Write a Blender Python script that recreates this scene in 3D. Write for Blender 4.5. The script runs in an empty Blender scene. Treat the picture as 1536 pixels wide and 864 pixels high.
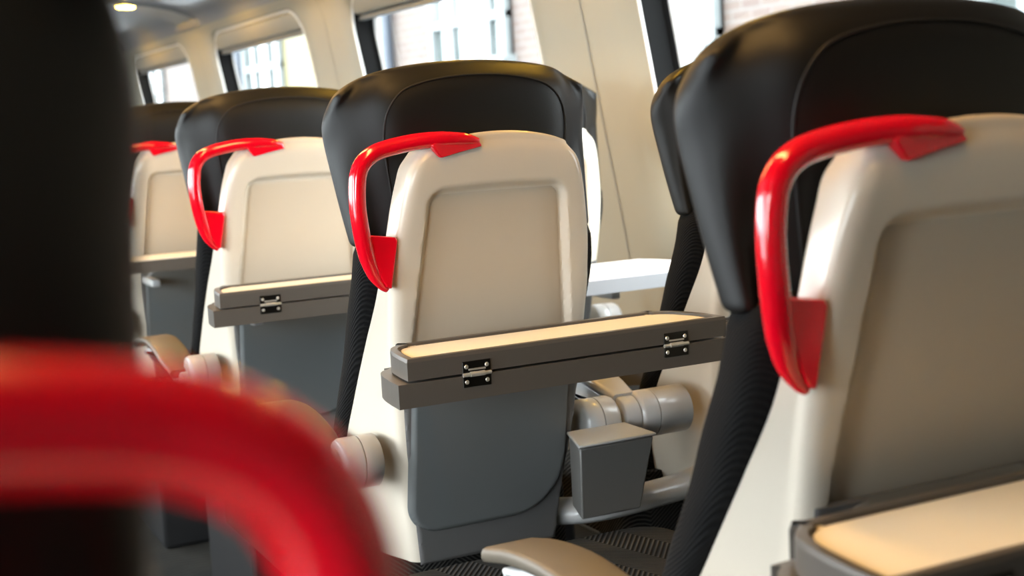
import bpy, bmesh, math
from mathutils import Vector, Matrix
from mathutils.geometry import tessellate_polygon

scene = bpy.context.scene
COL = scene.collection
PI = math.pi

# ------------------------------------------------------------------ materials
MATS = {}
def new_mat(name, base, rough=.5, metal=0., coat=0., coat_rough=.1, spec=.5, ior=None):
    m = bpy.data.materials.new(name); m.use_nodes = True
    b = m.node_tree.nodes['Principled BSDF']
    b.inputs['Base Color'].default_value = (*base, 1)
    b.inputs['Roughness'].default_value = rough
    b.inputs['Metallic'].default_value = metal
    b.inputs['Coat Weight'].default_value = coat
    b.inputs['Coat Roughness'].default_value = coat_rough
    b.inputs['Specular IOR Level'].default_value = spec
    MATS[name] = m
    return m, m.node_tree, b

def add_noise(nt, b, base, amt=.08, scale=40., bump=0., bscale=200., bdist=.001):
    """small procedural variation of colour and a fine bump"""
    tc = nt.nodes.new('ShaderNodeTexCoord')
    n = nt.nodes.new('ShaderNodeTexNoise'); n.inputs['Scale'].default_value = scale; n.inputs['Detail'].default_value = 4
    nt.links.new(tc.outputs['Object'], n.inputs['Vector'])
    mx = nt.nodes.new('ShaderNodeMix'); mx.data_type = 'RGBA'
    mx.inputs[6].default_value = (*[c * (1 - amt) for c in base], 1)
    mx.inputs[7].default_value = (*[min(1, c * (1 + amt)) for c in base], 1)
    nt.links.new(n.outputs['Fac'], mx.inputs[0]); nt.links.new(mx.outputs[2], b.inputs['Base Color'])
    if bump:
        n2 = nt.nodes.new('ShaderNodeTexNoise'); n2.inputs['Scale'].default_value = bscale; n2.inputs['Detail'].default_value = 3
        nt.links.new(tc.outputs['Object'], n2.inputs['Vector'])
        bp = nt.nodes.new('ShaderNodeBump'); bp.inputs['Strength'].default_value = bump; bp.inputs['Distance'].default_value = bdist
        nt.links.new(n2.outputs['Fac'], bp.inputs['Height']); nt.links.new(bp.outputs['Normal'], b.inputs['Normal'])

def simple(name, base, rough, bump=.15, bscale=500, amt=.03, **k):
    m, nt, b = new_mat(name, base, rough, **k)
    add_noise(nt, b, base, amt, 12., bump, bscale, .0004)
    return m

shell_m = simple('shell_plastic', (.56, .505, .42), .30, bump=.12, bscale=350, coat=.25, coat_rough=.12)
panel_m = simple('panel_plastic', (.48, .415, .325), .48, bump=.2, bscale=600)
pocket_m = simple('pocket_plastic', (.105, .112, .112), .40, bump=.2, bscale=500)
lower_shade_m = simple('lower_shade_plastic', (.105, .102, .100), .42, bump=.2, bscale=500)  # dark tone stands in for the shade below the tray
taupe_m = simple('tray_edge_plastic', (.078, .070, .062), .36, bump=.1, bscale=400)
cream_m = simple('tray_laminate', (.80, .77, .66), .45, bump=.05)
white_m = simple('white_laminate', (.80, .80, .80), .4, bump=.05)
tedge_m = simple('grey_edge', (.25, .26, .28), .4, bump=.05)
red_m = simple('red_gloss', (.68, .001, .012), .16, bump=.0, coat=.5, coat_rough=.06, amt=.02)
leather_m = simple('dark_leather', (.0036, .0033, .0028), .50, bump=.25, bscale=420, amt=.12, spec=.30)
piping_m = simple('seam_thread', (.006, .006, .006), .6, bump=0)
grey_m = simple('grey_plastic', (.33, .33, .325), .32, bump=.1, bscale=350, coat=.2)
lgrey_m = simple('light_grey_metal', (.62, .62, .61), .25, bump=.02, coat=.4)
dark_m = simple('dark_steel', (.012, .012, .013), .5, bump=.1)
box_m = simple('box_plastic', (.10, .097, .092), .4, bump=.15, bscale=400)
pad_m = simple('armrest_pad', (.105, .088, .066), .5, bump=.25, bscale=500)
chrome_m = simple('chrome', (.72, .70, .64), .30, bump=.0, metal=.7)
hinge_m = simple('hinge_steel', (.06, .058, .052), .30, bump=.0, metal=1.)
wall_m = simple('wall_panel', (.35, .33, .26), .45, bump=.06, bscale=200, amt=.02)
ceil_m = simple('ceiling_panel', (.20, .205, .215), .30, bump=.05, bscale=120, amt=.03, coat=.3)
rib_m = simple('rib_panel', (.20, .20, .19), .45, bump=.05)
blind_m = simple('blind_cassette', (.36, .33, .26), .45, bump=.05)
kick_m = simple('lower_wall_dark', (.05, .05, .055), .9, bump=.5)  # lower wall band added dark to cut bounced light
endw_m = simple('end_wall_laminate', (.12, .12, .125), .5, bump=.05)
rubber_m = simple('black_rubber', (.004, .004, .004), .85, bump=.05, spec=.12)
trimw_m = simple('white_trim', (.80, .80, .78), .35, bump=.0)
sash_m = simple('painted_sash', (.115, .125, .125), .5, bump=.1)
pipe_m = simple('blue_grey_pipe', (.026, .033, .045), .5, bump=.1)
yell_m = simple('yellow_render', (.105, .093, .040), .8, bump=.4, bscale=6, amt=.12)

def fabric(name, c0, c1, kx, kz, zig):
    """woven zigzag: fine ribs whose slope flips from column to column"""
    m, nt, b = new_mat(name, c0, .95, spec=.15)
    N, L = nt.nodes, nt.links
    tc = N.new('ShaderNodeTexCoord'); sp = N.new('ShaderNodeSeparateXYZ'); L.new(tc.outputs['Object'], sp.inputs[0])
    def M(op, a, b_=None, c=None):
        n = N.new('ShaderNodeMath'); n.operation = op
        for i, v in enumerate((a, b_, c)):
            if v is None: continue
            if isinstance(v, (int, float)): n.inputs[i].default_value = v
            else: L.new(v, n.inputs[i])
        return n.outputs[0]
    u = M('ADD', M('MULTIPLY', sp.outputs[0], kx), M('MULTIPLY', sp.outputs[1], kx * .31))
    tri = M('ABSOLUTE', M('SUBTRACT', M('FRACT', u), .5))
    w = M('ADD', M('ADD', sp.outputs[2], M('MULTIPLY', sp.outputs[1], .9)), M('MULTIPLY', tri, zig))
    s = M('MULTIPLY_ADD', M('SINE', M('MULTIPLY', w, kz)), .5, .5)
    nz = N.new('ShaderNodeTexNoise'); nz.inputs['Scale'].default_value = 14; L.new(tc.outputs['Object'], nz.inputs['Vector'])
    s2 = M('MULTIPLY', M('POWER', s, 2.5), nz.outputs['Fac'])
    mx = N.new('ShaderNodeMix'); mx.data_type = 'RGBA'
    mx.inputs[6].default_value = (*c0, 1); mx.inputs[7].default_value = (*c1, 1)
    L.new(s2, mx.inputs[0]); L.new(mx.outputs[2], b.inputs['Base Color'])
    bp = N.new('ShaderNodeBump'); bp.inputs['Strength'].default_value = .6; bp.inputs['Distance'].default_value = .0015
    L.new(s, bp.inputs['Height']); L.new(bp.outputs['Normal'], b.inputs['Normal'])
    return m
fabric_m = fabric('woven_fabric', (.0025, .0025, .0028), (.014, .0135, .013), 22., 1500., .03)
cush_m = fabric('seat_fabric', (.006, .006, .006), (.11, .105, .095), 9., 900., .09)
carpet_m = fabric('carpet_weave', (.014, .014, .013), (.085, .083, .075), 5., 330., .03)

# glass: clear, with a faint fresnel reflection
m = bpy.data.materials.new('window_glass'); m.use_nodes = True; nt = m.node_tree
nt.nodes.remove(nt.nodes['Principled BSDF'])
tr = nt.nodes.new('ShaderNodeBsdfTransparent'); tr.inputs[0].default_value = (.93, .96, .95, 1)
gl = nt.nodes.new('ShaderNodeBsdfGlossy'); gl.inputs['Roughness'].default_value = .02
lw = nt.nodes.new('ShaderNodeLayerWeight'); fr = nt.nodes.new('ShaderNodeMath'); fr.operation = 'POWER'; fr.inputs[1].default_value = 5.
nt.links.new(lw.outputs['Facing'], fr.inputs[0]); f2 = nt.nodes.new('ShaderNodeMath'); f2.operation = 'MULTIPLY_ADD'; f2.inputs[1].default_value = .7; f2.inputs[2].default_value = .03
nt.links.new(fr.outputs[0], f2.inputs[0]); fr = f2
ms = nt.nodes.new('ShaderNodeMixShader')
nt.links.new(fr.outputs[0], ms.inputs[0]); nt.links.new(tr.outputs[0], ms.inputs[1]); nt.links.new(gl.outputs[0], ms.inputs[2])
nt.links.new(ms.outputs[0], nt.nodes['Material Output'].inputs[0]); glass_m = m

# brick facade
m, nt, b = new_mat('brick_facade', (.6, .5, .45), .9)
bt = nt.nodes.new('ShaderNodeTexBrick'); tc = nt.nodes.new('ShaderNodeTexCoord'); mp = nt.nodes.new('ShaderNodeMapping')
mp.inputs['Rotation'].default_value = (0, PI / 2, 0)
sp = nt.nodes.new('ShaderNodeSeparateXYZ'); cb = nt.nodes.new('ShaderNodeCombineXYZ')
nt.links.new(tc.outputs['Object'], sp.inputs[0]); nt.links.new(sp.outputs[1], cb.inputs[0]); nt.links.new(sp.outputs[2], cb.inputs[1])
nt.links.new(cb.outputs[0], bt.inputs['Vector'])
bt.inputs['Scale'].default_value = 1.; bt.inputs['Brick Width'].default_value = .23; bt.inputs['Row Height'].default_value = .078
bt.inputs['Mortar Size'].default_value = .010
bt.inputs['Color1'].default_value = (.060, .040, .033, 1); bt.inputs['Color2'].default_value = (.074, .055, .043, 1); bt.inputs['Mortar'].default_value = (.080, .070, .064, 1)
nt.links.new(bt.outputs['Color'], b.inputs['Base Color']); brick_m = m

m, nt, b = new_mat('far_window_glass', (.42, .50, .49), .08, spec=.6)
n = nt.nodes.new('ShaderNodeTexNoise'); n.inputs['Scale'].default_value = 2.2; n.inputs['Detail'].default_value = 5
cr = nt.nodes.new('ShaderNodeValToRGB'); cr.color_ramp.elements[0].color = (.018, .026, .025, 1); cr.color_ramp.elements[1].color = (.060, .070, .068, 1)
cr.color_ramp.elements[0].position = .35; cr.color_ramp.elements[1].position = .65
tc = nt.nodes.new('ShaderNodeTexCoord'); nt.links.new(tc.outputs['Object'], n.inputs['Vector'])
nt.links.new(n.outputs['Fac'], cr.inputs[0]); nt.links.new(cr.outputs[0], b.inputs['Base Color']); fglass_m = m

def emit(name, col, s):
    m = bpy.data.materials.new(name); m.use_nodes = True; nt = m.node_tree
    b = nt.nodes['Principled BSDF']; b.inputs['Base Color'].default_value = (*col, 1)
    b.inputs['Emission Color'].default_value = (*col, 1); b.inputs['Emission Strength'].default_value = s
    return m
lamp_m = emit('warm_diffuser', (1., .57, .19), 30.)
read_m = emit('rack_light_diffuser', (1., .55, .05), 130.)

# ------------------------------------------------------------------ mesh helpers
def mesh_obj(name, verts, faces, mat, parent=None, smooth=True, loc=None, subsurf=0, bevel=0., bseg=2, angle=40):
    me = bpy.data.meshes.new(name); me.from_pydata([tuple(v) for v in verts], [], faces); me.update()
    bm = bmesh.new(); bm.from_mesh(me); bmesh.ops.recalc_face_normals(bm, faces=bm.faces); bm.to_mesh(me); bm.free()
    me.materials.append(mat)
    for p in me.polygons: p.use_smooth = smooth
    if smooth and not subsurf: 
        me.set_sharp_from_angle(angle=math.radians(angle))
    o = bpy.data.objects.new(name, me); COL.objects.link(o)
    if parent: o.parent = parent
    if loc is not None: o.location = loc
    if bevel:
        mo = o.modifiers.new('bevel', 'BEVEL'); mo.width = bevel; mo.segments = bseg; mo.limit_method = 'ANGLE'; mo.angle_limit = math.radians(35)
    if subsurf:
        mo = o.modifiers.new('sub', 'SUBSURF'); mo.levels = subsurf; mo.render_levels = subsurf
    return o

class MB:
    def __init__(s): s.v = []; s.f = []
    def add(s, vs, fs):
        k = len(s.v); s.v += [tuple(v) for v in vs]; s.f += [tuple(i + k for i in f) for f in fs]; return s
    def box(s, x0, x1, y0, y1, z0, z1):
        return s.add([(x, y, z) for z in (z0, z1) for y in (y0, y1) for x in (x0, x1)],
                     [(0, 2, 3, 1), (4, 5, 7, 6), (0, 1, 5, 4), (2, 6, 7, 3), (0, 4, 6, 2), (1, 3, 7, 5)])
    def prism(s, poly, axis, a, b):
        """poly of 2-D points extruded from a to b along axis (0,1,2)"""
        def P(p, t):
            q = [0, 0, 0]; r = [i for i in range(3) if i != axis]; q[r[0]] = p[0]; q[r[1]] = p[1]; q[axis] = t; return tuple(q)
        n = len(poly)
        tris = tessellate_polygon([[Vector((p[0], p[1], 0)) for p in poly]])
        vs = [P(p, a) for p in poly] + [P(p, b) for p in poly]
        fs = [(i, (i + 1) % n, (i + 1) % n + n, i + n) for i in range(n)]
        fs += [tuple(range(n)), tuple(range(2 * n - 1, n - 1, -1))] if n <= 4 else [tuple(t) for t in tris] + [tuple(i + n for i in t) for t in tris]
        return s.add(vs, fs)
    def tube(s, path, rad, n=16, cap=True, sx=1.):
        path = [Vector(p) for p in path]; rad = rad if isinstance(rad, (list, tuple)) else [rad] * len(path)
        rings = []; up = None
        for i, p in enumerate(path):
            t = (path[min(i + 1, len(path) - 1)] - path[max(i - 1, 0)]).normalized()
            if up is None:
                up = Vector((0, 1, 0)) if abs(t.y) < .9 else Vector((0, 0, 1))
            a = (up - t * up.dot(t)).normalized(); up = a; b_ = t.cross(a)
            rings.append([p + a * math.cos(2 * PI * j / n) * rad[i] * sx + b_ * math.sin(2 * PI * j / n) * rad[i] for j in range(n)])
        vs = [v for r in rings for v in r]; fs = []
        for i in range(len(rings) - 1):
            for j in range(n):
                fs.append((i * n + j, i * n + (j + 1) % n, (i + 1) * n + (j + 1) % n, (i + 1) * n + j))
        if cap: fs += [tuple(range(n)), tuple((len(rings) - 1) * n + j for j in range(n))]
        return s.add(vs, fs)
    def lathe_x(s, prof, cy, cz, n=40):
        """profile (x, r) spun about the X axis through (cy,cz)"""
        vs = [(x, cy + r * math.cos(2 * PI * j / n), cz + r * math.sin(2 * PI * j / n)) for x, r in prof for j in range(n)]
        fs = [(i * n + j, i * n + (j + 1) % n, (i + 1) * n + (j + 1) % n, (i + 1) * n + j) for i in range(len(prof) - 1) for j in range(n)]
        fs += [tuple(range(n)), tuple((len(prof) - 1) * n + j for j in range(n))]
        return s.add(vs, fs)
    def obj(s, name, mat, parent=None, **k): return mesh_obj(name, s.v, s.f, mat, parent, **k)

def interp(table, z, k):
    """smooth (catmull) interpolation of column k of table rows (z, a, b, ...)"""
    n = len(table)
    if z <= table[0][0]: return table[0][k]
    if z >= table[-1][0]: return table[-1][k]
    for i in range(n - 1):
        if table[i][0] <= z <= table[i + 1][0]: break
    z0, z1 = table[i][0], table[i + 1][0]; h = z1 - z0; t = (z - z0) / h
    p0, p1 = table[i][k], table[i + 1][k]
    m0 = (p1 - table[i - 1][k]) / (z1 - table[i - 1][0]) if i > 0 else (p1 - p0) / h
    m1 = (table[i + 2][k] - p0) / (table[i + 2][0] - z0) if i + 2 < n else (p1 - p0) / h
    t2, t3 = t * t, t * t * t
    return (2 * t3 - 3 * t2 + 1) * p0 + (t3 - 2 * t2 + t) * h * m0 + (-2 * t3 + 3 * t2) * p1 + (t3 - t2) * h * m1

def spline(pts, sub=8):
    pts = [Vector(p) for p in pts]; out = []
    for i in range(len(pts) - 1):
        a = pts[max(i - 1, 0)]; b = pts[i]; c = pts[i + 1]; d = pts[min(i + 2, len(pts) - 1)]
        for s in range(sub):
            t = s / sub
            out.append(.5 * ((2 * b) + (c - a) * t + (2 * a - 5 * b + 4 * c - d) * t * t + (3 * b - a - 3 * c + d) * t ** 3))
    out.append(pts[-1]); return out

def smoothstep(a, b, x):
    t = max(0, min(1, (x - a) / (b - a))); return t * t * (3 - 2 * t)

def rrect(x0, x1, y0, y1, r, n=8):
    """rounded rectangle, r = one radius or four (bl, br, tr, tl)"""
    if not isinstance(r, (list, tuple)): r = [r] * 4
    out = []
    for (cx, cy, a0, rr) in ((x0 + r[0], y0 + r[0], PI, r[0]), (x1 - r[1], y0 + r[1], 1.5 * PI, r[1]), (x1 - r[2], y1 - r[2], 0, r[2]), (x0 + r[3], y1 - r[3], .5 * PI, r[3])):
        for j in range(n + 1):
            a = a0 + .5 * PI * j / n; out.append((cx + rr * math.cos(a), cy + rr * math.sin(a)))
    return out

def empty(name, loc, label=None, cat=None, group=None):
    o = bpy.data.objects.new(name, None); COL.objects.link(o); o.location = loc; o.empty_display_size = .1
    if label: o['label'] = label
    if cat: o['category'] = cat
    if group: o['group'] = group
    return o
def tag(o, label=None, cat=None, group=None, kind=None):
    if label: o['label'] = label
    if cat: o['category'] = cat
    if group: o['group'] = group
    if kind: o['kind'] = kind
    return o

# ------------------------------------------------------------------ seat
# local frame: x across (centre 0), y forward (0 = back plane of shell), z up from floor
SHELL = [ # z, back half width, back y, side front y, half width at front
 (.44, .115, .080, .215, .148), (.52, .124, .068, .20, .163), (.60, .135, .052, .172, .171), (.68, .142, .036, .122, .171),
 (.76, .147, .018, .074, .167), (.82, .1485, .006, .044, .160), (.88, .146, -.006, .030, .151), (.94, .137, -.018, .024, .140),
 (.985, .129, -.025, .022, .131), (1.008, .122, -.026, .022, .124), (1.022, .110, -.022, .020, .112)]
def sd_rrect(x, z, cx, cz, hx, hz, r):
    qx = abs(x - cx) - hx + r; qz = abs(z - cz) - hz + r
    return math.hypot(max(qx, 0), max(qz, 0)) + min(max(qx, qz), 0) - r
def panel_sd(x, z):
    hx = .119 - .10 * (z - .78)            # tapers upward
    return sd_rrect(x, z, 0, .832, min(hx, .121), .132, .022)
def shell_back_y(x, z):
    yb = interp(SHELL, z, 2)
    y = yb + .004 * (x / .15) ** 2                      # slight crown
    y += .013 * smoothstep(.001, -.0065, panel_sd(x, z)) # recess for the panel
    return y
def shell_ring(z):
    w, yf, wf = interp(SHELL, z, 1), interp(SHELL, z, 3), interp(SHELL, z, 4)
    yc = interp(SHELL, z, 2)
    r = min(.020 + .006 * smoothstep(.72, .66, z), (w - .05))
    pts = []
    NB = 96
    for i in range(NB + 1):
        x = -(w - r) + 2 * (w - r) * i / NB; pts.append((x, shell_back_y(x, z)))
    right = []
    y0 = shell_back_y(w - r, z)
    for j in range(1, 9):
        a = .5 * PI * j / 8; right.append((w - r + r * math.sin(a), y0 + r * .8 * (1 - math.cos(a))))
    ye = y0 + r * .8
    for j in range(1, 8):
        t = j / 7; right.append((w + (wf - w) * t, ye + (yf - .004 - ye) * t))
    right += [(wf - .003, yf), (wf - .012, yf + .001), (wf - .03, yf - .002)]
    pts += right + [(0, yf - .004)] + [(-x, y) for x, y in reversed(right)]
    return pts
def shell_mesh(name, parent, dz):
    zs = [.44, .446] + [.455 + i * .0036 for i in range(160)]
    zs = [z for z in zs if z < 1.0215] + [1.022]
    V, F = [], []; n = len(shell_ring(.8))
    for z in zs:
        k = smoothstep(1.0, 1.03, z)
        for x, y in shell_ring(z):
            arch = -.013 * (x / .11) ** 2 * smoothstep(.93, 1.022, z)
            V.append((x, y, z + arch + dz))
    # rounded top cap: shrinking rings
    base = [Vector(v) for v in V[-n:]]; c = Vector((0, 0, 0))
    cy = sum(v.y for v in base) / n
    for s, up in ((.93, .0045), (.8, .0075), (.5, .0095), (.2, .010)):
        for v in base: V.append((v.x * (1 - (1 - s) * .10), cy + (v.y - cy) * s, v.z + up * (1 - (v.x / .13) ** 4)))
    R = len(V) // n
    for i in range(R - 1):
        for j in range(n): F.append((i * n + j, i * n + (j + 1) % n, (i + 1) * n + (j + 1) % n, (i + 1) * n + j))
    F.append(tuple(range(n))); F.append(tuple((R - 1) * n + j for j in range(n)))
    return mesh_obj(name, V, F, shell_m, parent, angle=50)

def conform_slab(name, poly_sd, x0, x1, z0, z1, off, mat, parent, step=.0035, edge=.003, thick=.01, dz=0):
    """a slab lying on the back of the shell, its outline the zero line of poly_sd, soft-edged"""
    nx = int((x1 - x0) / step); nz = int((z1 - z0) / step); V, F, idx = [], [], {}
    def at(i, j):
        return x0 + (x1 - x0) * i / nx, z0 + (z1 - z0) * j / nz
    def vid(i, j):
        if (i, j) not in idx:
            x, z = at(i, j); sd = poly_sd(x, z)
            # pull slightly outside points onto the outline
            if sd > 0:
                e = 1e-4; gx = (poly_sd(x + e, z) - sd) / e; gz = (poly_sd(x, z + e) - sd) / e; g = math.hypot(gx, gz) or 1
                x -= gx / g * sd / g; z -= gz / g * sd / g; sd = 0
            lift = off - thick + thick * smoothstep(0, edge * 2, -sd)
            idx[(i, j)] = len(V); V.append((x, interp(SHELL, z, 2) + .004 * (x / .15) ** 2 - lift, z + dz))
        return idx[(i, j)]
    for i in range(nx):
        for j in range(nz):
            cs = [(i, j), (i + 1, j), (i + 1, j + 1), (i, j + 1)]
            if any(poly_sd(*at(*c)) < 0 for c in cs): F.append(tuple(vid(*c) for c in cs))
    return mesh_obj(name, V, F, mat, parent, angle=60)

def pocket_sd(x, z):
    a = sd_rrect(x, z, 0, .61, .122, .128, .045)
    b = sd_rrect(x, z, -.02, .65, .141, .168, .085)    # bigger radius bottom right
    return max(a, b if x > 0 else a)

# headrest: z-parameter v in 0..1, columns of the ring
HR = [ # v, half width, back y, wing tip y, front y at centre
 (0., .181, .040, .076, .110), (.25, .187, .033, .090, .112), (.5, .192, .027, .101, .112), (.72, .196, .023, .110, .114),
 (.86, .1985, .025, .110, .112), (.94, .1975, .032, .106, .108), (1., .192, .044, .096, .100)]
HZ0, HZ1 = .888, 1.121
def hr_top(x): return HZ1 - .017 * (x / .16) ** 2 - .034 * max(0, (abs(x) - .12) / .08) ** 3
def hr_ring(v):
    w, yb, yw, yf = (interp(HR, v, k) for k in (1, 2, 3, 4))
    s = w / .197
    return [(0, yb), (.045 * s, yb), (.09 * s, yb + .002), (.118 * s, yb + .006), (.137 * s, yb + .014), (.158 * s, yb + .034),
            (w - .012, yw - .036), (w - .001, yw - .012), (w - .004, yw + .004), (w - .016, yw + .008), (w - .036, yw - .002),
            (.115 * s, yf + .0), (.055 * s, yf + .002), (0, yf)]
def headrest(parent, dz):
    V, F = [], []
    vs = [0, .06, .15, .25, .37, .5, .62, .72, .8, .86, .91, .95, .98, 1.]
    for v in vs:
        r = hr_ring(v); full = r + [(-x, y) for x, y in reversed(r[1:-1])]
        n = len(full)
        for x, y in full: V.append((x, y, HZ0 + (hr_top(x) - HZ0) * v + dz))
    base = [Vector(q) for q in V[-n:]]
    def mate(i): return (13 - i) if i <= 13 else 39 - i        # the point facing i across the pad's thickness
    for s, up in ((.80, .0045), (.50, .0075), (.20, .0085)):
        for i, b in enumerate(base):
            m_ = (b + base[mate(i)]) / 2
            V.append((m_.x + (b.x - m_.x) * s, m_.y + (b.y - m_.y) * s, b.z * s + m_.z * (1 - s) + up))
    R = len(V) // n
    for i in range(R - 1):
        for j in range(n): F.append((i * n + j, i * n + (j + 1) % n, (i + 1) * n + (j + 1) % n, (i + 1) * n + j))
    k = (R - 1) * n
    for i in range(6): F.append((k + i, k + i + 1, k + 12 - i, k + 13 - i))
    L_ = [0] + [26 - m for m in range(1, 13)] + [13]
    for i in range(6): F.append((k + L_[i], k + L_[i + 1], k + L_[12 - i], k + L_[13 - i]))
    for i in range(6): F.append((i, i + 1, 12 - i, 13 - i)); F.append((L_[i], L_[i + 1], L_[12 - i], L_[13 - i]))
    o = mesh_obj('headrest', V, F, leather_m, parent, subsurf=2)
    # seam piping that arches over the back face
    def back(x, v):
        r = hr_ring(v); ax = abs(x)
        for (xa, ya), (xb, yb) in zip(r, r[1:]):
            if xa <= ax <= xb: return ya + (yb - ya) * (ax - xa) / (xb - xa)
        return r[0][1]
    path = []
    for x, v in ((-.118, .02), (-.124, .2), (-.130, .4), (-.135, .6), (-.134, .72), (-.126, .82), (-.108, .895), (-.08, .925), (-.04, .94), (0, .943)):
        path.append((x, back(x, v) - .0004, HZ0 + (hr_top(x) - HZ0) * v + dz))
    path = path + [(-x, y, z) for x, y, z in reversed(path[:-1])]
    MB().tube(spline(path, 5), .0013, 6).obj('seam', piping_m, o)
    return o

def backrest(parent, dz):
    tb = [(.36, .190, .21, .30), (.50, .188, .195, .255), (.60, .185, .165, .215), (.64, .183, .140, .198), (.68, .182, .115, .182), (.74, .181, .075, .152), (.80, .181, .050, .128), (.84, .180, .032, .105), (.92, .174, .030, .09)]
    V, F = [], []; n = 20
    for i in range(19):
        z = .36 + .55 * i / 18
        w, y0, y1 = (interp(tb, z, k) for k in (1, 2, 3)); cy = (y0 + y1) / 2; h = (y1 - y0) / 2
        for j in range(n):
            a = 2 * PI * j / n; c, s = math.cos(a), math.sin(a)
            V.append((w * math.copysign(abs(c) ** .3, c), cy + h * math.copysign(abs(s) ** .6, s), z + dz))
    for i in range(18):
        for j in range(n): F.append((i * n + j, i * n + (j + 1) % n, (i + 1) * n + (j + 1) % n, (i + 1) * n + j))
    F += [tuple(range(n)), tuple(18 * n + j for j in range(n))]
    return mesh_obj('backrest', V, F, fabric_m, parent, subsurf=1)

def cushion(parent, dz):
    o = MB().prism(rrect(-.205, .205, .19, .80, .05, 6), 2, .35 + dz, .472 + dz).obj('seat_cushion', cush_m, parent, bevel=.03, bseg=4)
    return o

def handle(parent, side, dz, fat=1.):
    """side=-1: on the left of the seat seen from behind"""
    c = [(-.030, 1.0195), (-.050, 1.0235), (-.079, 1.025), (-.105, 1.0245), (-.130, 1.0215), (-.155, 1.0165), (-.171, 1.0105), (-.183, 1.001), (-.190, .988), (-.193, .970),
         (-.194, .948), (-.1925, .925), (-.189, .903), (-.183, .880), (-.174, .858), (-.164, .843), (-.157, .836)]
    r = [.0045, .0085, .0105, .0108, .011, .011, .0112, .0113, .0113, .0112, .011, .011, .011, .0105, .009, .006, .0035]
    pts = [(x * -side, -.026 + .018 * smoothstep(-.05, -.17, x) + .012 * smoothstep(.93, .84, z), z + dz) for x, z in c]
    r = [q * fat for q in r]
    sp = spline(pts, 6); rr = []
    for i in range(len(r) - 1):
        for s in range(6): rr.append(r[i] + (r[i + 1] - r[i]) * s / 6)
    rr.append(r[-1])
    b = MB().tube(sp, rr, 18)
    up = [(-.098, 1.018), (-.086, 1.0015), (-.060, 1.007), (-.026, 1.0135), (-.030, 1.021), (-.050, 1.028), (-.085, 1.030)]
    lo = [(-.184, .916), (-.180, .9095), (-.144, .904), (-.1415, .899), (-.154, .838), (-.160, .840), (-.170, .858), (-.180, .885)]
    o = b.obj('grab_handle', red_m, parent, angle=70)
    MB().prism([(x * -side, z + dz) for x, z in up], 1, -.031, .010).obj('mounting_block', red_m, o, bevel=.0022, bseg=3)
    MB().prism([(x * -side, z + dz) for x, z in lo], 1, -.006, .024).obj('mounting_block', red_m, o, bevel=.0022, bseg=3)
    return o

def pivot_arm(parent, side, dz, inner_long=False, arm=True):
    """armrest on one side: pivot boss, arm bar, pad"""
    X0, X1 = (.157, .214) ; xa = .222
    if inner_long: X0, X1, xa = .174, .264, .276
    prof = [(X0, .030), (X0 + .004, .0360), (X1 - .03, .0360), (X1 - .0295, .0335), (X1 - .0285, .0335), (X1 - .028, .0360), (X1 - .006, .0360), (X1 - .001, .0335), (X1, .029), (X1 + .0005, .022), (X1 + .003, .021), (X1 + .0035, .017)]
    cy, cz = .085, .597 + dz
    o = MB().lathe_x([(x * side, r) for x, r in prof], cy, cz).obj('armrest_pivot', grey_m, parent, angle=60)
    if arm:
        # side face outline (y, z) of the arm bar and the pad
        ys = [0., .05, .11, .18, .25, .305]
        top = [.600, .618, .634, .641, .636, .624]; 
        if inner_long:
            top = [.624, .640, .650, .652, .645, .630]
            MB().lathe_x([(x * side, r) for x, r in ((.2655, .031), (.288, .031), (.2905, .029), (.291, .023), (.2925, .022), (.2935, .018))], cy, cz).obj('armrest_hub', grey_m, o, angle=60)
        b = MB()
        outer = [(cy - .015, cz - .02), (cy - .018, cz + .012)] + [(cy + y - .005, z + dz - .012) for y, z in zip(ys[:1], top[:1])] + [(cy + y, z + dz - .016) for y, z in zip(ys[1:], top[1:])]
        inner = [(cy + .295, .598 + dz), (cy + .27, .603 + dz), (cy + .21, .612 + dz), (cy + .15, .612 + dz), (cy + .09, .600 + dz), (cy + .04, .580 + dz), (cy + .01, .572 + dz)]
        x0, x1 = (xa - .013) * side, (xa + .013) * side
        b.prism(outer + inner, 0, x0, x1)
        ar = b.obj('armrest', grey_m if inner_long else lgrey_m, parent, bevel=.005, bseg=3)
        V, F = [], []; n = 12
        st = 16
        pw = .025 if inner_long else .031
        for i in range(st + 1):
            t = i / st; y = .305 * t; z = interp([(p, q) for p, q in zip(ys, top)], y, 1)
            w = pw * (.80 + .20 * smoothstep(0, .2, t)) * (1 - .0 * t)
            for (px, pz) in rrect(-w, w, -.008, .008, .006, 2): V.append((xa * side + px, cy + y, z + dz + pz))
        m_ = len(rrect(0, 1, 0, 1, .1, 2))
        for i in range(st):
            for j in range(m_): F.append((i * m_ + j, i * m_ + (j + 1) % m_, (i + 1) * m_ + (j + 1) % m_, (i + 1) * m_ + j))
        F += [tuple(range(m_)), tuple(st * m_ + j for j in range(m_))]
        mesh_obj('armrest_pad', V, F, grey_m if inner_long else pad_m, ar, angle=50)
    return o

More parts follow.
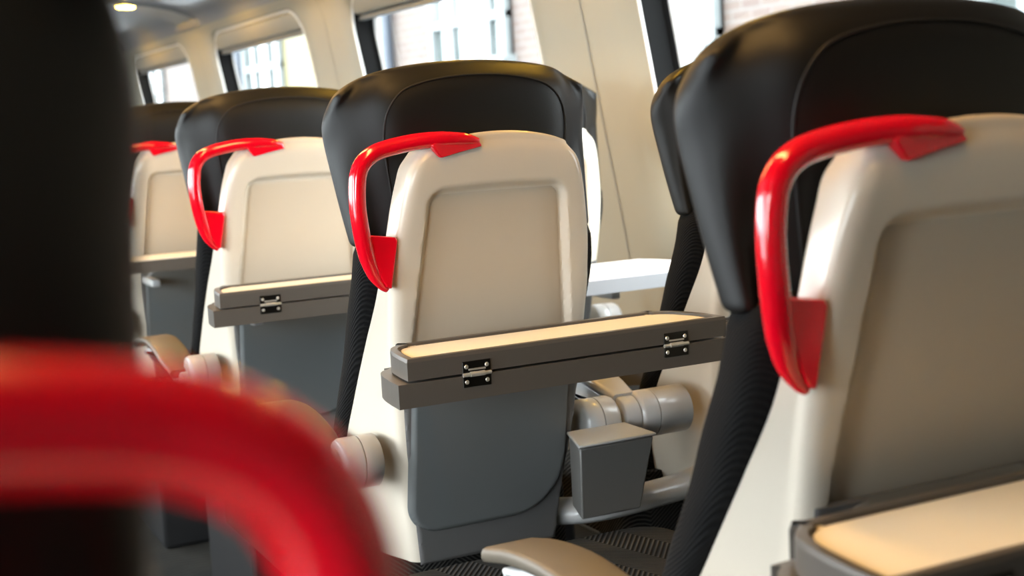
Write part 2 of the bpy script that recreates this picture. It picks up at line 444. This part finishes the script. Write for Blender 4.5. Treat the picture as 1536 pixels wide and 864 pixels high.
def hinge(parent, x, y, z):
    b = MB()
    b.box(x - .0185, x + .0185, y - .0016, y, z + .0015, z + .0150)
    b.box(x - .0185, x + .0185, y - .0016, y, z - .0165, z - .0030)
    h = b.obj('hinge', hinge_m, parent, bevel=.0004, bseg=1, smooth=False)
    c = MB()
    c.tube([(x - .0185, y - .002, z - .0012), (x - .010, y - .002, z - .0012)], .0024, 10)
    c.tube([(x - .0095, y - .003, z - .0008), (x + .0095, y - .003, z - .0008)], .0032, 10)
    c.tube([(x + .010, y - .002, z - .0012), (x + .0185, y - .002, z - .0012)], .0024, 10)
    c.box(x - .011, x + .011, y - .0034, y - .0014, z + .0040, z + .0060)
    for sx in (-.0135, .0135):
        for dz_ in (.0085, -.0100):
            c.tube([(x + sx, y - .0014, z + dz_), (x + sx, y - .0026, z + dz_)], [.0029, .0022], 12)
    c.obj('hinge_knuckle', chrome_m, h, angle=50)

def offset_poly(p, d):
    n = len(p); out = []
    for i in range(n):
        a, b, c = Vector(p[i - 1]), Vector(p[i]), Vector(p[(i + 1) % n])
        t1 = (b - a).normalized(); t2 = (c - b).normalized(); nn = (t1 + t2)
        nn = Vector((-nn.y, nn.x)).normalized(); k = max(.5, nn.dot(Vector((-t1.y, t1.x))))
        q = b + nn * d / k; out.append((q.x, q.y))
    return out

def tray(parent, dz, slide=0., zoff=0., open_=False, mats=None, ynear=-.285, dx=0., yn=-.170, yf=-.055):
    def outline(xl, xr, yn, yf, ex=0.):
        # counter-clockwise from near-left: near edge straight, far corners rounded
        pts = [(xl, yn), (xr, yn), (xr - .004, yn + .05 * (yf - yn) / .115), (xr - .012, yn + .62 * (yf - yn)), (xr - .024, yn + .82 * (yf - yn)),
               (xr - .044, yn + .95 * (yf - yn)), (xr - .075, yf), (xl + .062, yf), (xl + .034, yn + .94 * (yf - yn)), (xl + .016, yn + .80 * (yf - yn)), (xl + .007, yn + .56 * (yf - yn)), (xl + .002, yn + .25 * (yf - yn))]
        a = [Vector((p[0] + dx, p[1], 0)) for p in pts]
        return [(p.x, p.y) for p in [a[0], a[1]] + [q for q in spline(a[2:], 5)]]
    z1, z0 = .775 + dz + zoff, .749 + dz + zoff
    yn, yf = yn + slide, yf + slide
    if open_:
        ol = outline(-.206, .240, ynear + slide, yf)
        low = MB().prism(ol, 2, .745 + dz + zoff, .772 + dz + zoff).obj('tray_table', (mats or (tedge_m,))[0], parent, bevel=.004)
        MB().prism(offset_poly(ol, .004), 2, .7715 + dz + zoff, .7745 + dz + zoff).obj('tray_surface', (mats or (0, white_m))[1], low, bevel=.001)
        low['label'] = 'unfolded tray table'
    else:
        ol2 = outline(-.219, .248, yn - .001, yf + .004)
        low = MB().prism(ol2, 2, .717 + dz + zoff, .7462 + dz + zoff).obj('tray_table', taupe_m, parent, bevel=.0035, bseg=3)
        ol = outline(-.206, .246, yn, yf)
        up = MB()
        # upper leaf with a thin raised rim round the laminate
        up.prism(ol, 2, z0, z1 - .004)
        lf = up.obj('folding_leaf', taupe_m, low, bevel=.0025, bseg=3)
        inn = offset_poly(ol, .011)
        n = len(ol)
        rim = MB()
        V = [(x, y, z1 - .0045) for x, y in ol] + [(x, y, z1) for x, y in offset_poly(ol, .001)] + [(x, y, z1) for x, y in offset_poly(ol, .0095)] + [(x, y, z1 - .004) for x, y in inn]
        F = []
        for k in range(3):
            for i in range(n): F.append((k * n + i, k * n + (i + 1) % n, (k + 1) * n + (i + 1) % n, (k + 1) * n + i))
        rim.add(V, F); rim.obj('leaf_rim', taupe_m, low, angle=50)
        MB().prism(offset_poly(ol, .0135), 2, z1 - .006, z1 - .0028).obj('tray_surface', cream_m, low, bevel=.001)
        for hx in (-.118, .166): hinge(low, hx + dx, yn - .0005, .7485 + dz + zoff)
    # arms that carry the tray from the shell sides
    for sx in (-1, 1):
        MB().box(sx * .118 - .010, sx * .118 + .010, yf - .03, .055, .700 + dz + zoff, .7165 + dz + zoff).obj('tray_arm', grey_m, parent, bevel=.003)
    return low

def make_seat(name, k_or_loc, label, group, handle_side=-1, hdz=0., hdx=0., tray_opt=dict(), dz=0., arms=(-1, 1), tray_on=True):
    r = empty(name, k_or_loc, label, 'train seat', group)
    s = shell_mesh('back_shell', r, dz)
    conform_slab('back_panel', lambda x, z: panel_sd(x, z) + .0075, -.14, .14, .715, .97, -.0118, panel_m, r, edge=.002, thick=.002, dz=dz)
    def lower_shade_sd(x, z):
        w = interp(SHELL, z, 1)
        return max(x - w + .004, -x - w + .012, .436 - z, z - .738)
    conform_slab('lower_back_shade', lower_shade_sd, -.15, .15, .432, .746, .0012, lower_shade_m, r, edge=.0008, thick=.004, dz=dz)  # thin dark sheet on the shell: shade under the tray put into colour
    conform_slab('literature_pocket', pocket_sd, -.13, .13, .475, .742, .0085, pocket_m, r, edge=.0028, thick=.011, dz=dz)
    headrest(r, dz + hdz); backrest(r, dz); cushion(r, dz)
    MB().box(-.11, .11, .12, .48, .0, .335 + dz).obj('pedestal', dark_m, r, bevel=.01)
    if handle_side: handle(r, handle_side, dz, 1.15 if hdx else 1.).location.x = hdx
    for a in arms: pivot_arm(r, a, dz, inner_long=(handle_side == 0 and a == -1), arm=(a == -1))
    if tray_on: tray(r, dz, **tray_opt)
    return r

PITCH = .84; CX = .79; Y0 = 1.63; CX2 = 1.305
G1 = 'high-backed seats along the aisle'; G2 = 'high-backed seats next to the windows'
make_seat('train_seat', (CX, Y0 - PITCH, 0), 'nearest cream-backed seat, large at the right edge of the frame, with red grab handle', G1, tray_opt=dict(dx=-.022, yn=-.158, yf=-.022, zoff=-.026))
MB().prism([(-.055, .62), (.0, .60), (.035, .70), (-.02, .72)], 2, .4715, .474).obj('cushion_tag', lgrey_m, [o for o in COL.objects if o.name.startswith('seat_cushion')][0])
make_seat('train_seat', (CX, Y0, 0), 'cream-backed seat in the centre, both hinges of its folded tray showing', G1)
make_seat('train_seat', (CX, Y0 + PITCH, 0), 'seat left of the central seat, one hinge of its folded tray showing', G1)
make_seat('train_seat', (CX, Y0 + 2 * PITCH, 0), 'furthest visible aisle seat at the left, its shell half hidden by the dark foreground headrest', G1, tray_opt=dict(open_=True, mats=(taupe_m, cream_m), ynear=-.175, zoff=-.004))
make_seat('train_seat', (CX2, Y0, 0), 'window seat beside the central seat, seen between it and the large right-hand seat', G2, handle_side=0)
make_seat('train_seat', (CX2, Y0 + PITCH, 0), 'window seat almost hidden behind the central seat, with its white tray unfolded toward the wall', G2, handle_side=0, tray_opt=dict(open_=True, zoff=-.034))
make_seat('train_seat', (-.120, .265, 0), 'dark blurred foreground seat at the left edge with a huge out-of-focus red handle', None, handle_side=1, dz=-.0205, hdz=.03, hdx=.0130, arms=())

# things between the seats of a row
def row_bits(k, lab1, lab2):
    y = Y0 + k * PITCH
    b = empty('equipment_box', (.941, y, .49), lab1, 'box')
    V = []
    for z, xo in ((0, -.020), (.104, 0.)):
        V += [(-.058 - xo * .2, -.024 - z * .1, z), (.062 + xo, -.024 - z * .1, z), (.062 + xo, .046, z), (-.030, .046, z)]
    F = [(0, 1, 2, 3), (4, 5, 6, 7), (0, 1, 5, 4), (1, 2, 6, 5), (2, 3, 7, 6), (3, 0, 4, 7)]
    mesh_obj('box_body', V, F, box_m, b, bevel=.003, bseg=2)
    V2 = [(x * 1.02, yy * 1.01, z) for z in (.1045, .109) for x, yy in ((-.060, -.037), (.0635, -.037), (.0635, .048), (-.032, .048))]
    mesh_obj('box_lid', V2, F, grey_m, b, bevel=.002)
    m = MB()
    path = spline([(.925, y + .12, .462), (.955, y + .09, .466), (1.0, y + .075, .470), (1.07, y + .075, .474), (1.14, y + .09, .474), (1.20, y + .13, .470)], 6)
    m.tube(path, .019, 14, sx=1.5)
    o = m.obj('cross_beam', grey_m, None); tag(o, lab2, 'seat beam')
    return b
row_bits(0, 'dark grey box hung between the central seat and the window seat beside it', 'grey curved beam linking the central seat to the window seat under the grey box')

# ------------------------------------------------------------------ carriage
def wallx(z):
    return interp([(0., 1.66), (.5, 1.665), (.73, 1.640), (1.07, 1.580), (1.25, 1.549), (1.36, 1.530), (1.45, 1.512), (1.50, 1.49)], z, 1)
CXT = .355  # carriage centre line
def side_x(z, s, d=0.): return CXT + s * (wallx(z) - CXT + d)
BAY = 1.66; OPEN0 = 2.93; OPENL = 1.20; ZB, ZT = .80, 1.462; YS = -1.2; LOFF = .45
WY1 = OPEN0 + OPENL + 3 * BAY + (BAY - OPENL) / 2 + .56
def build_side(s, name):
    V, F = [], []
    wins = []; ya_first = OPEN0 - BAY - (BAY - OPENL) / 2 + LOFF
    for k in range(-2 if s < 0 else -1, 4):
        a = OPEN0 + k * BAY + (0 if s > 0 else LOFF); b = a + OPENL; y0 = a - (BAY - OPENL) / 2; y1 = y0 + BAY
        inner = rrect(a, b, ZB, ZT, [.10, .10, .13, .13], 9)
        cy, cz = (y0 + y1) / 2, (ZB + ZT) / 2
        if k == -2: a, b = -.45, .45; inner = rrect(a, b, ZB, ZT, [.10, .10, .13, .13], 9); y0, y1 = -.68, ya_first; cy = (y0 + y1) / 2  # extra unseen window, added and sized to light the nearest seats and handle
        z0, z1 = .66, 1.50
        outer = []
        for (py, pz) in inner:
            dy, dz = py - cy, pz - cz
            # project on the bay rectangle
            tt = min((((y1 - cy) if dy > 0 else (cy - y0)) / abs(dy)) if abs(dy) > 1e-6 else 1e9, (((z1 - cz) if dz > 0 else (cz - z0)) / abs(dz)) if abs(dz) > 1e-6 else 1e9)
            outer.append((cy + dy * tt, cz + dz * tt))
        # make sure corners exist: snap nearest outer to corners
        for c in ((y0, z0), (y1, z0), (y1, z1), (y0, z1)):
            i = min(range(len(outer)), key=lambda i: (outer[i][0] - c[0]) ** 2 + (outer[i][1] - c[1]) ** 2); outer[i] = c
        base = len(V); L = 7; m_ = len(inner)
        for l in range(L + 1):
            t = l / L
            for (ai, bi) in zip(inner, outer):
                py = ai[0] + (bi[0] - ai[0]) * t; pz = ai[1] + (bi[1] - ai[1]) * t
                roll = .010 * (1 - smoothstep(0, .14, t))     # the edge rolls back toward the glass
                V.append((side_x(pz, s, roll), py, pz))
        for l in range(L):
            for j in range(m_): F.append((base + l * m_ + j, base + l * m_ + (j + 1) % m_, base + (l + 1) * m_ + (j + 1) % m_, base + (l + 1) * m_ + j))
        # pillar crease line either side is a panel joint: thin groove strip object below
        wins.append((a, b, inner, y0, y1))
    lo = len(V)
    ya, yb = wins[0][3], wins[-1][4]
    for i in range(12):
        z = .66 + .84 * i / 11
        V.append((side_x(z, s), YS, z)); V.append((side_x(z, s), ya, z))
    for i in range(11): F.append((lo + 2 * i, lo + 2 * i + 1, lo + 2 * i + 3, lo + 2 * i + 2))
    if True:
        for y in (yb, WY1):
            for i in range(12): V.append((side_x(.66 + .84 * i / 11, s), y, .66 + .84 * i / 11))
        q = len(V) - 24
        for i in range(11): F.append((q + i, q + i + 1, q + i + 13, q + i + 12))
    yb = WY1
    ya = YS; lo = len(V)
    zz = [0, .2, .4, .55, .66]
    for z in zz:
        for y in (ya, yb): V.append((side_x(z, s), y, z))
    nf = len(F)
    for i in range(len(zz) - 1): F.append((lo + 2 * i, lo + 2 * i + 1, lo + 2 * i + 3, lo + 2 * i + 2))
    w = mesh_obj(name, V, F, wall_m, None, angle=30); w['kind'] = 'structure'
    w.data.materials.append(kick_m)
    for p in w.data.polygons:
        if p.center.z < .5: p.material_index = 1
    return wins, YS, yb
wn = 0
YSPAN = None
for s, nm in ((1, 'wall_right'), (-1, 'wall_left')):
    wins, ya, yb = build_side(s, nm); YSPAN = (YS, yb)
    for (a, b, inner, y0, y1) in wins:
        wn += 1
        root = empty('window_%d' % wn, (side_x(1.1, s), (a + b) / 2, 1.1)); root['kind'] = 'structure'
        def L(p): return (p[0] - root.location.x, p[1] - root.location.y, p[2] - root.location.z)
        def ringstrip(rings, mat, name, **kw):
            V = [L(p) for r in rings for p in r]; n = len(rings[0]); F = []
            for i in range(len(rings) - 1):
                for j in range(n): F.append((i * n + j, i * n + (j + 1) % n, (i + 1) * n + (j + 1) % n, (i + 1) * n + j))
            return mesh_obj(name, V, F, mat, root, **kw)
        cy, cz = (a + b) / 2, (ZB + ZT) / 2
        def sc(g): return [((py - cy) * (1 - g / (.5 * (b - a))) + cy, (pz - cz) * (1 - g / .33) + cz) for py, pz in inner]
        def at(ring, d): return [(side_x(pz, s, d), py, pz) for py, pz in ring]
        ringstrip([at(sc(-.001), .010), at(sc(.006), .008), at(sc(.008), .016)], trimw_m, 'inner_trim')
        ringstrip([at(sc(.008), .014), at(sc(.012), .062), at(sc(.022), .072), at(sc(.024), .078)], rubber_m, 'window_reveal')
        ringstrip([at(sc(.023), .070), at(sc(.030), .068), at(sc(.036), .074)], lgrey_m, 'glazing_bead')
        g = sc(.0335); n = len(g)
        xs = at(g, .074) ; 
        V = [L(p) for p in xs]
        # pane, curved like the wall: fan between the bottom half and top half
        F = [tuple(range(n))]
        bm = MB(); rows = 12
        zs = [min(p[1] for p in g) + (max(p[1] for p in g) - min(p[1] for p in g)) * i / rows for i in range(rows + 1)]
        yy0, yy1 = min(p[0] for p in g), max(p[0] for p in g)
        Vp = [L((side_x(z, s, .076), y, z)) for z in zs for y in (yy0, yy1)]
        Fp = [(2 * i, 2 * i + 1, 2 * i + 3, 2 * i + 2) for i in range(rows)]
        mesh_obj('pane', Vp, Fp, glass_m, root)
        # roller blind cassette across the top of the opening
        bl = MB(); yA, yB = a + .012, b - .012
        pr = [(side_x(1.455, s, .064) , 1.462), (side_x(1.45, s, .012), 1.452), (side_x(1.42, s, .010), 1.415), (side_x(1.40, s, .020), 1.392), (side_x(1.39, s, .064), 1.388)]
        bl.prism([(x - root.location.x, z - root.location.z) for x, z in pr], 1, yA - root.location.y, yB - root.location.y)
        bl.obj('blind_cassette', blind_m, root, bevel=.004, bseg=2)
        bb = MB(); bb.box(*sorted((side_x(1.385, s, .030) - root.location.x, side_x(1.385, s, .050) - root.location.x)), yA - root.location.y, yB - root.location.y, 1.373 - root.location.z, 1.388 - root.location.z)
        bb.obj('blind_bar', rib_m, root, bevel=.003)
ya, yb = YSPAN

# ceiling: one swept profile from wall head to wall head, luggage racks included
prof = [(wallx(1.50) , 1.497), (1.485, 1.53), (1.46, 1.555), (1.40, 1.580), (1.30, 1.600), (1.16, 1.615), (1.02, 1.625), (.965, 1.632), (.945, 1.65), (.95, 1.672), (.99, 1.69), (1.10, 1.72), (1.16, 1.80), (1.13, 1.92), (1.02, 2.02), (.85, 2.09), (.62, 2.13), (CXT, 2.14)]
full = prof + [(2 * CXT - x, z) for x, z in reversed(prof[:-1])]
V, F = [], []; ny = 30
for i in range(ny + 1):
    y = ya + (yb - ya) * i / ny
    for x, z in full: V.append((x, y, z))
n = len(full)
for i in range(ny):
    for j in range(n - 1): F.append((i * n + j, i * n + j + 1, (i + 1) * n + j + 1, (i + 1) * n + j))
c = mesh_obj('ceiling', V, F, ceil_m, None, angle=60); c['kind'] = 'structure'

# arched ribs: each pillar runs up into the rack underside
tn = 0
for s in (1, -1):
    for k in range(-2, 5):
        yc = OPEN0 - (BAY - OPENL) / 2 + k * BAY + (0 if s > 0 else LOFF)
        if yc < ya + .05 or yc > yb - .05: continue
        tn += 1
        V, F = [], []
        pr = prof[:8]
        for i, (x, z) in enumerate(pr):
            t = i / (len(pr) - 1); hw = .20 * (1 - t) + .085 * t; 
            for yy, d in ((-hw, .001), (-hw + .02, -.012), (hw - .02, -.012), (hw, .001)):
                V.append((CXT + s * (x - CXT + (d if i < 4 else 0)), yc + yy, z + (d if i >= 2 else 0)))
        for i in range(len(pr) - 1):
            for j in range(3): F.append((i * 4 + j, i * 4 + j + 1, i * 4 + j + 5, i * 4 + j + 4))
        o = mesh_obj('trim_%d' % tn, V, F, wall_m if False else ceil_m, None, angle=30); o['kind'] = 'structure'
        # dark panel joint on the pillar
        tn += 1
        m_ = MB(); Vj = []
        yj = yc - .015
        zs = [.66 + (1.495 - .66) * i / 10 for i in range(11)]
        for z in zs:
            Vj += [(side_x(z, s, -.0012), yj - .0018, z), (side_x(z, s, -.0012), yj + .0018, z)]
        o = mesh_obj('trim_%d' % tn, Vj, [(2 * i, 2 * i + 1, 2 * i + 3, 2 * i + 2) for i in range(10)], rib_m); o['kind'] = 'structure'

MB().box(2 * CXT - 1.67, 1.67, ya, yb, -.06, 0).obj('floor', carpet_m, None, smooth=False)['kind'] = 'structure'
for nm_, y, d in (('wall_front', yb, .05), ('wall_back', ya - .05, .05)):
    MB().box(2 * CXT - 1.7, 1.7, y, y + d, 0, 2.2).obj(nm_, endw_m, None, smooth=False)['kind'] = 'structure'
for i, s in enumerate((1, -1)):
    m_ = MB(); xa, xb = sorted((CXT + s * (1.640 - CXT), CXT + s * (1.664 - CXT)))
    m_.box(xa, xb, ya, yb, 0, .12).obj('baseboard_' + ('right', 'left')[i], rib_m, None, bevel=.004)['kind'] = 'structure'

# ceiling lamps over the aisle: warm strips
lab = ['warm ceiling strip light over the aisle beside the large right-hand seat', 'warm ceiling strip light over the aisle just beyond the central seat', 'third warm ceiling strip light along the aisle from the viewer', 'warm ceiling strip light over the far end of the aisle']
for i, y in enumerate((.95, 2.85, 4.75, 6.65)):
    e = empty('ceiling_light', (CXT, y, 2.13), lab[i], 'ceiling light', 'warm strip lights on the ceiling')
    MB().box(-.09, .09, -.75, .75, -.02, .008).obj('housing', trimw_m, e, bevel=.004)
    MB().box(-.07, .07, -.73, .73, -.026, -.0195).obj('diffuser', lamp_m, e, bevel=.002)

# small amber reading lights set in the underside of the right-hand rack
for k in range(0, 7):
    e = empty('reading_light', (1.22, 1.80 + .84 * k, 1.606), 'small amber reading light in the underside of the rack over the window seats', 'reading light', 'reading lights under the rack')
    def disc(r0, r1, za, zb, nm, mt):
        b = MB(); n = 24
        b.add([(r * math.cos(2 * PI * j / n), r * math.sin(2 * PI * j / n), z) for r, z in ((r0, za), (r1, zb)) for j in range(n)],
              [(j, (j + 1) % n, (j + 1) % n + n, j + n) for j in range(n)] + [tuple(range(n)), tuple(range(n, 2 * n))])
        b.obj(nm, mt, e, angle=30)
    disc(.062, .056, 0, -.010, 'bezel', trimw_m); disc(.048, .046, -.0095, -.0135, 'lens', read_m)

# ------------------------------------------------------------------ outside
FX = 6.0
bld = empty('brick_building', (FX, 14, 0), 'pale brick building with white sash windows outside the train windows', 'building')
def OB(b, name, mat, par=bld, **k):
    return b.obj(name, mat, par, **k)
b = MB(); b.box(0, 1., -14, 26, -2, 9); OB(b, 'brick_wall', brick_m, smooth=False)
def sash(y0, y1, z0, z1, vs, hs, sill=True):
    """white-framed window; y,z in world numbers"""
    b = MB(); t = .075
    y0, y1 = y0 - 14, y1 - 14
    vs = [v - 14 for v in vs]
    b.box(-.10, .02, y0, y0 + t, z0, z1); b.box(-.10, .02, y1 - t, y1, z0, z1); b.box(-.10, .02, y0, y1, z1 - t, z1); b.box(-.16, .02, y0 - .05, y1 + .05, z0 - .04, z0 + t)
    for v in vs: b.box(-.08, .02, v - .035, v + .035, z0, z1)
    for h in hs: b.box(-.085, .02, y0, y1, h - .04, h + .04)
    w = OB(b, 'sash_window', sash_m, smooth=False, bevel=.01, bseg=1)
    g = MB(); g.box(-.03, .0, y0, y1, z0, z1); g.obj('sash_pane', fglass_m, w, smooth=False)
sash(11.75, 13.55, 1.55, 3.2, [12.16, 13.03], [2.02, 2.6])
sash(8.35, 9.9, 1.05, 2.9, [8.50, 9.2], [1.58, 2.3])
sash(18.9, 20.75, 1.2, 2.75, [19.5, 20.2], [1.95])
sash(26.4, 28.3, 1.0, 2.7, [27.2], [1.9])
sash(4.6, 6.4, 1.3, 3.1, [5.5], [2.1]); sash(23.0, 24.0, 3.3, 4.8, [], [4.0])
b = MB(); b.box(-.012, .01, 17.4 - 14, 18.9 - 14, .3, 4.2); OB(b, 'rendered_panel', yell_m, smooth=False)
for yy in (14.76, 20.95):
    b = MB(); b.tube([(-.09, yy - 14, -2), (-.09, yy - 14, 8.5)], .07, 16)
    for z in (-1, .8, 2.6, 4.4): b.tube([(-.09, yy - 14, z), (-.09, yy - 14, z + .08)], .09, 16)
    OB(b, 'drain_pipe', pipe_m)
g = MB(); g.box(-60, 60, -40, 80, -1.25, -1.2); o = g.obj('ground', tedge_m, None, smooth=False); o['kind'] = 'structure'

# ------------------------------------------------------------------ light
w = bpy.data.worlds.new('sky'); scene.world = w; w.use_nodes = True; nt = w.node_tree
bg = nt.nodes['Background']; bg.inputs[0].default_value = (.88, .95, 1., 1); bg.inputs[1].default_value = 21.0

def portal(name, loc, rot, sx, sy):
    l = bpy.data.lights.new(name, 'AREA'); l.shape = 'RECTANGLE'; l.size = sx; l.size_y = sy; l.cycles.is_portal = True
    o = bpy.data.objects.new(name, l); COL.objects.link(o); o.location = loc; o.rotation_euler = rot
for s in (1, -1):
    for k in range(-1, 4):
        yc = OPEN0 + OPENL / 2 + k * BAY + (0 if s > 0 else LOFF)
        portal('window_portal', (side_x(1.1, s, .13), yc, 1.11), (0, s * (PI / 2), 0), .66, 1.2)

# ------------------------------------------------------------------ camera
f = 2047.; W, H = 1536, 864
v1 = Vector((-270 - 768, 230 - 432, f)).normalized()
v2 = Vector((4900 - 768, -50 - 432, f)); v2 = (v2 - v1 * v2.dot(v1)).normalized()
v3 = v2.cross(v1)
if v3.y > 0: v3 = -v3
# rows: camera axes (right, down, forward) in world axes
right = Vector((v2.x, v1.x, v3.x)); down = Vector((v2.y, v1.y, v3.y)); fwd = Vector((v2.z, v1.z, v3.z))
M = Matrix(((right.x, -down.x, -fwd.x), (right.y, -down.y, -fwd.y), (right.z, -down.z, -fwd.z))).to_4x4()
M.translation = (0, 0, 1.05)
cam = bpy.data.cameras.new('camera'); co = bpy.data.objects.new('camera', cam); COL.objects.link(co)
co.matrix_world = M
cam.sensor_width = 36; cam.lens = f / W * 36; cam.clip_start = .02; cam.clip_end = 200
cam.dof.use_dof = True; cam.dof.focus_distance = 1.70; cam.dof.aperture_fstop = 5.6
scene.camera = co

portal('window_portal', (side_x(1.1, -1, .13), 0., 1.11), (0, -PI / 2, 0), .66, .9)

scene.view_settings.view_transform = 'Standard'; scene.view_settings.look = 'None'
scene.view_settings.gamma = 1; scene.view_settings.use_curve_mapping = False
scene.view_settings.exposure = .2
scene.cycles.use_denoising = True
scene.cycles.max_bounces = 8
scene.cycles.sample_clamp_indirect = 8
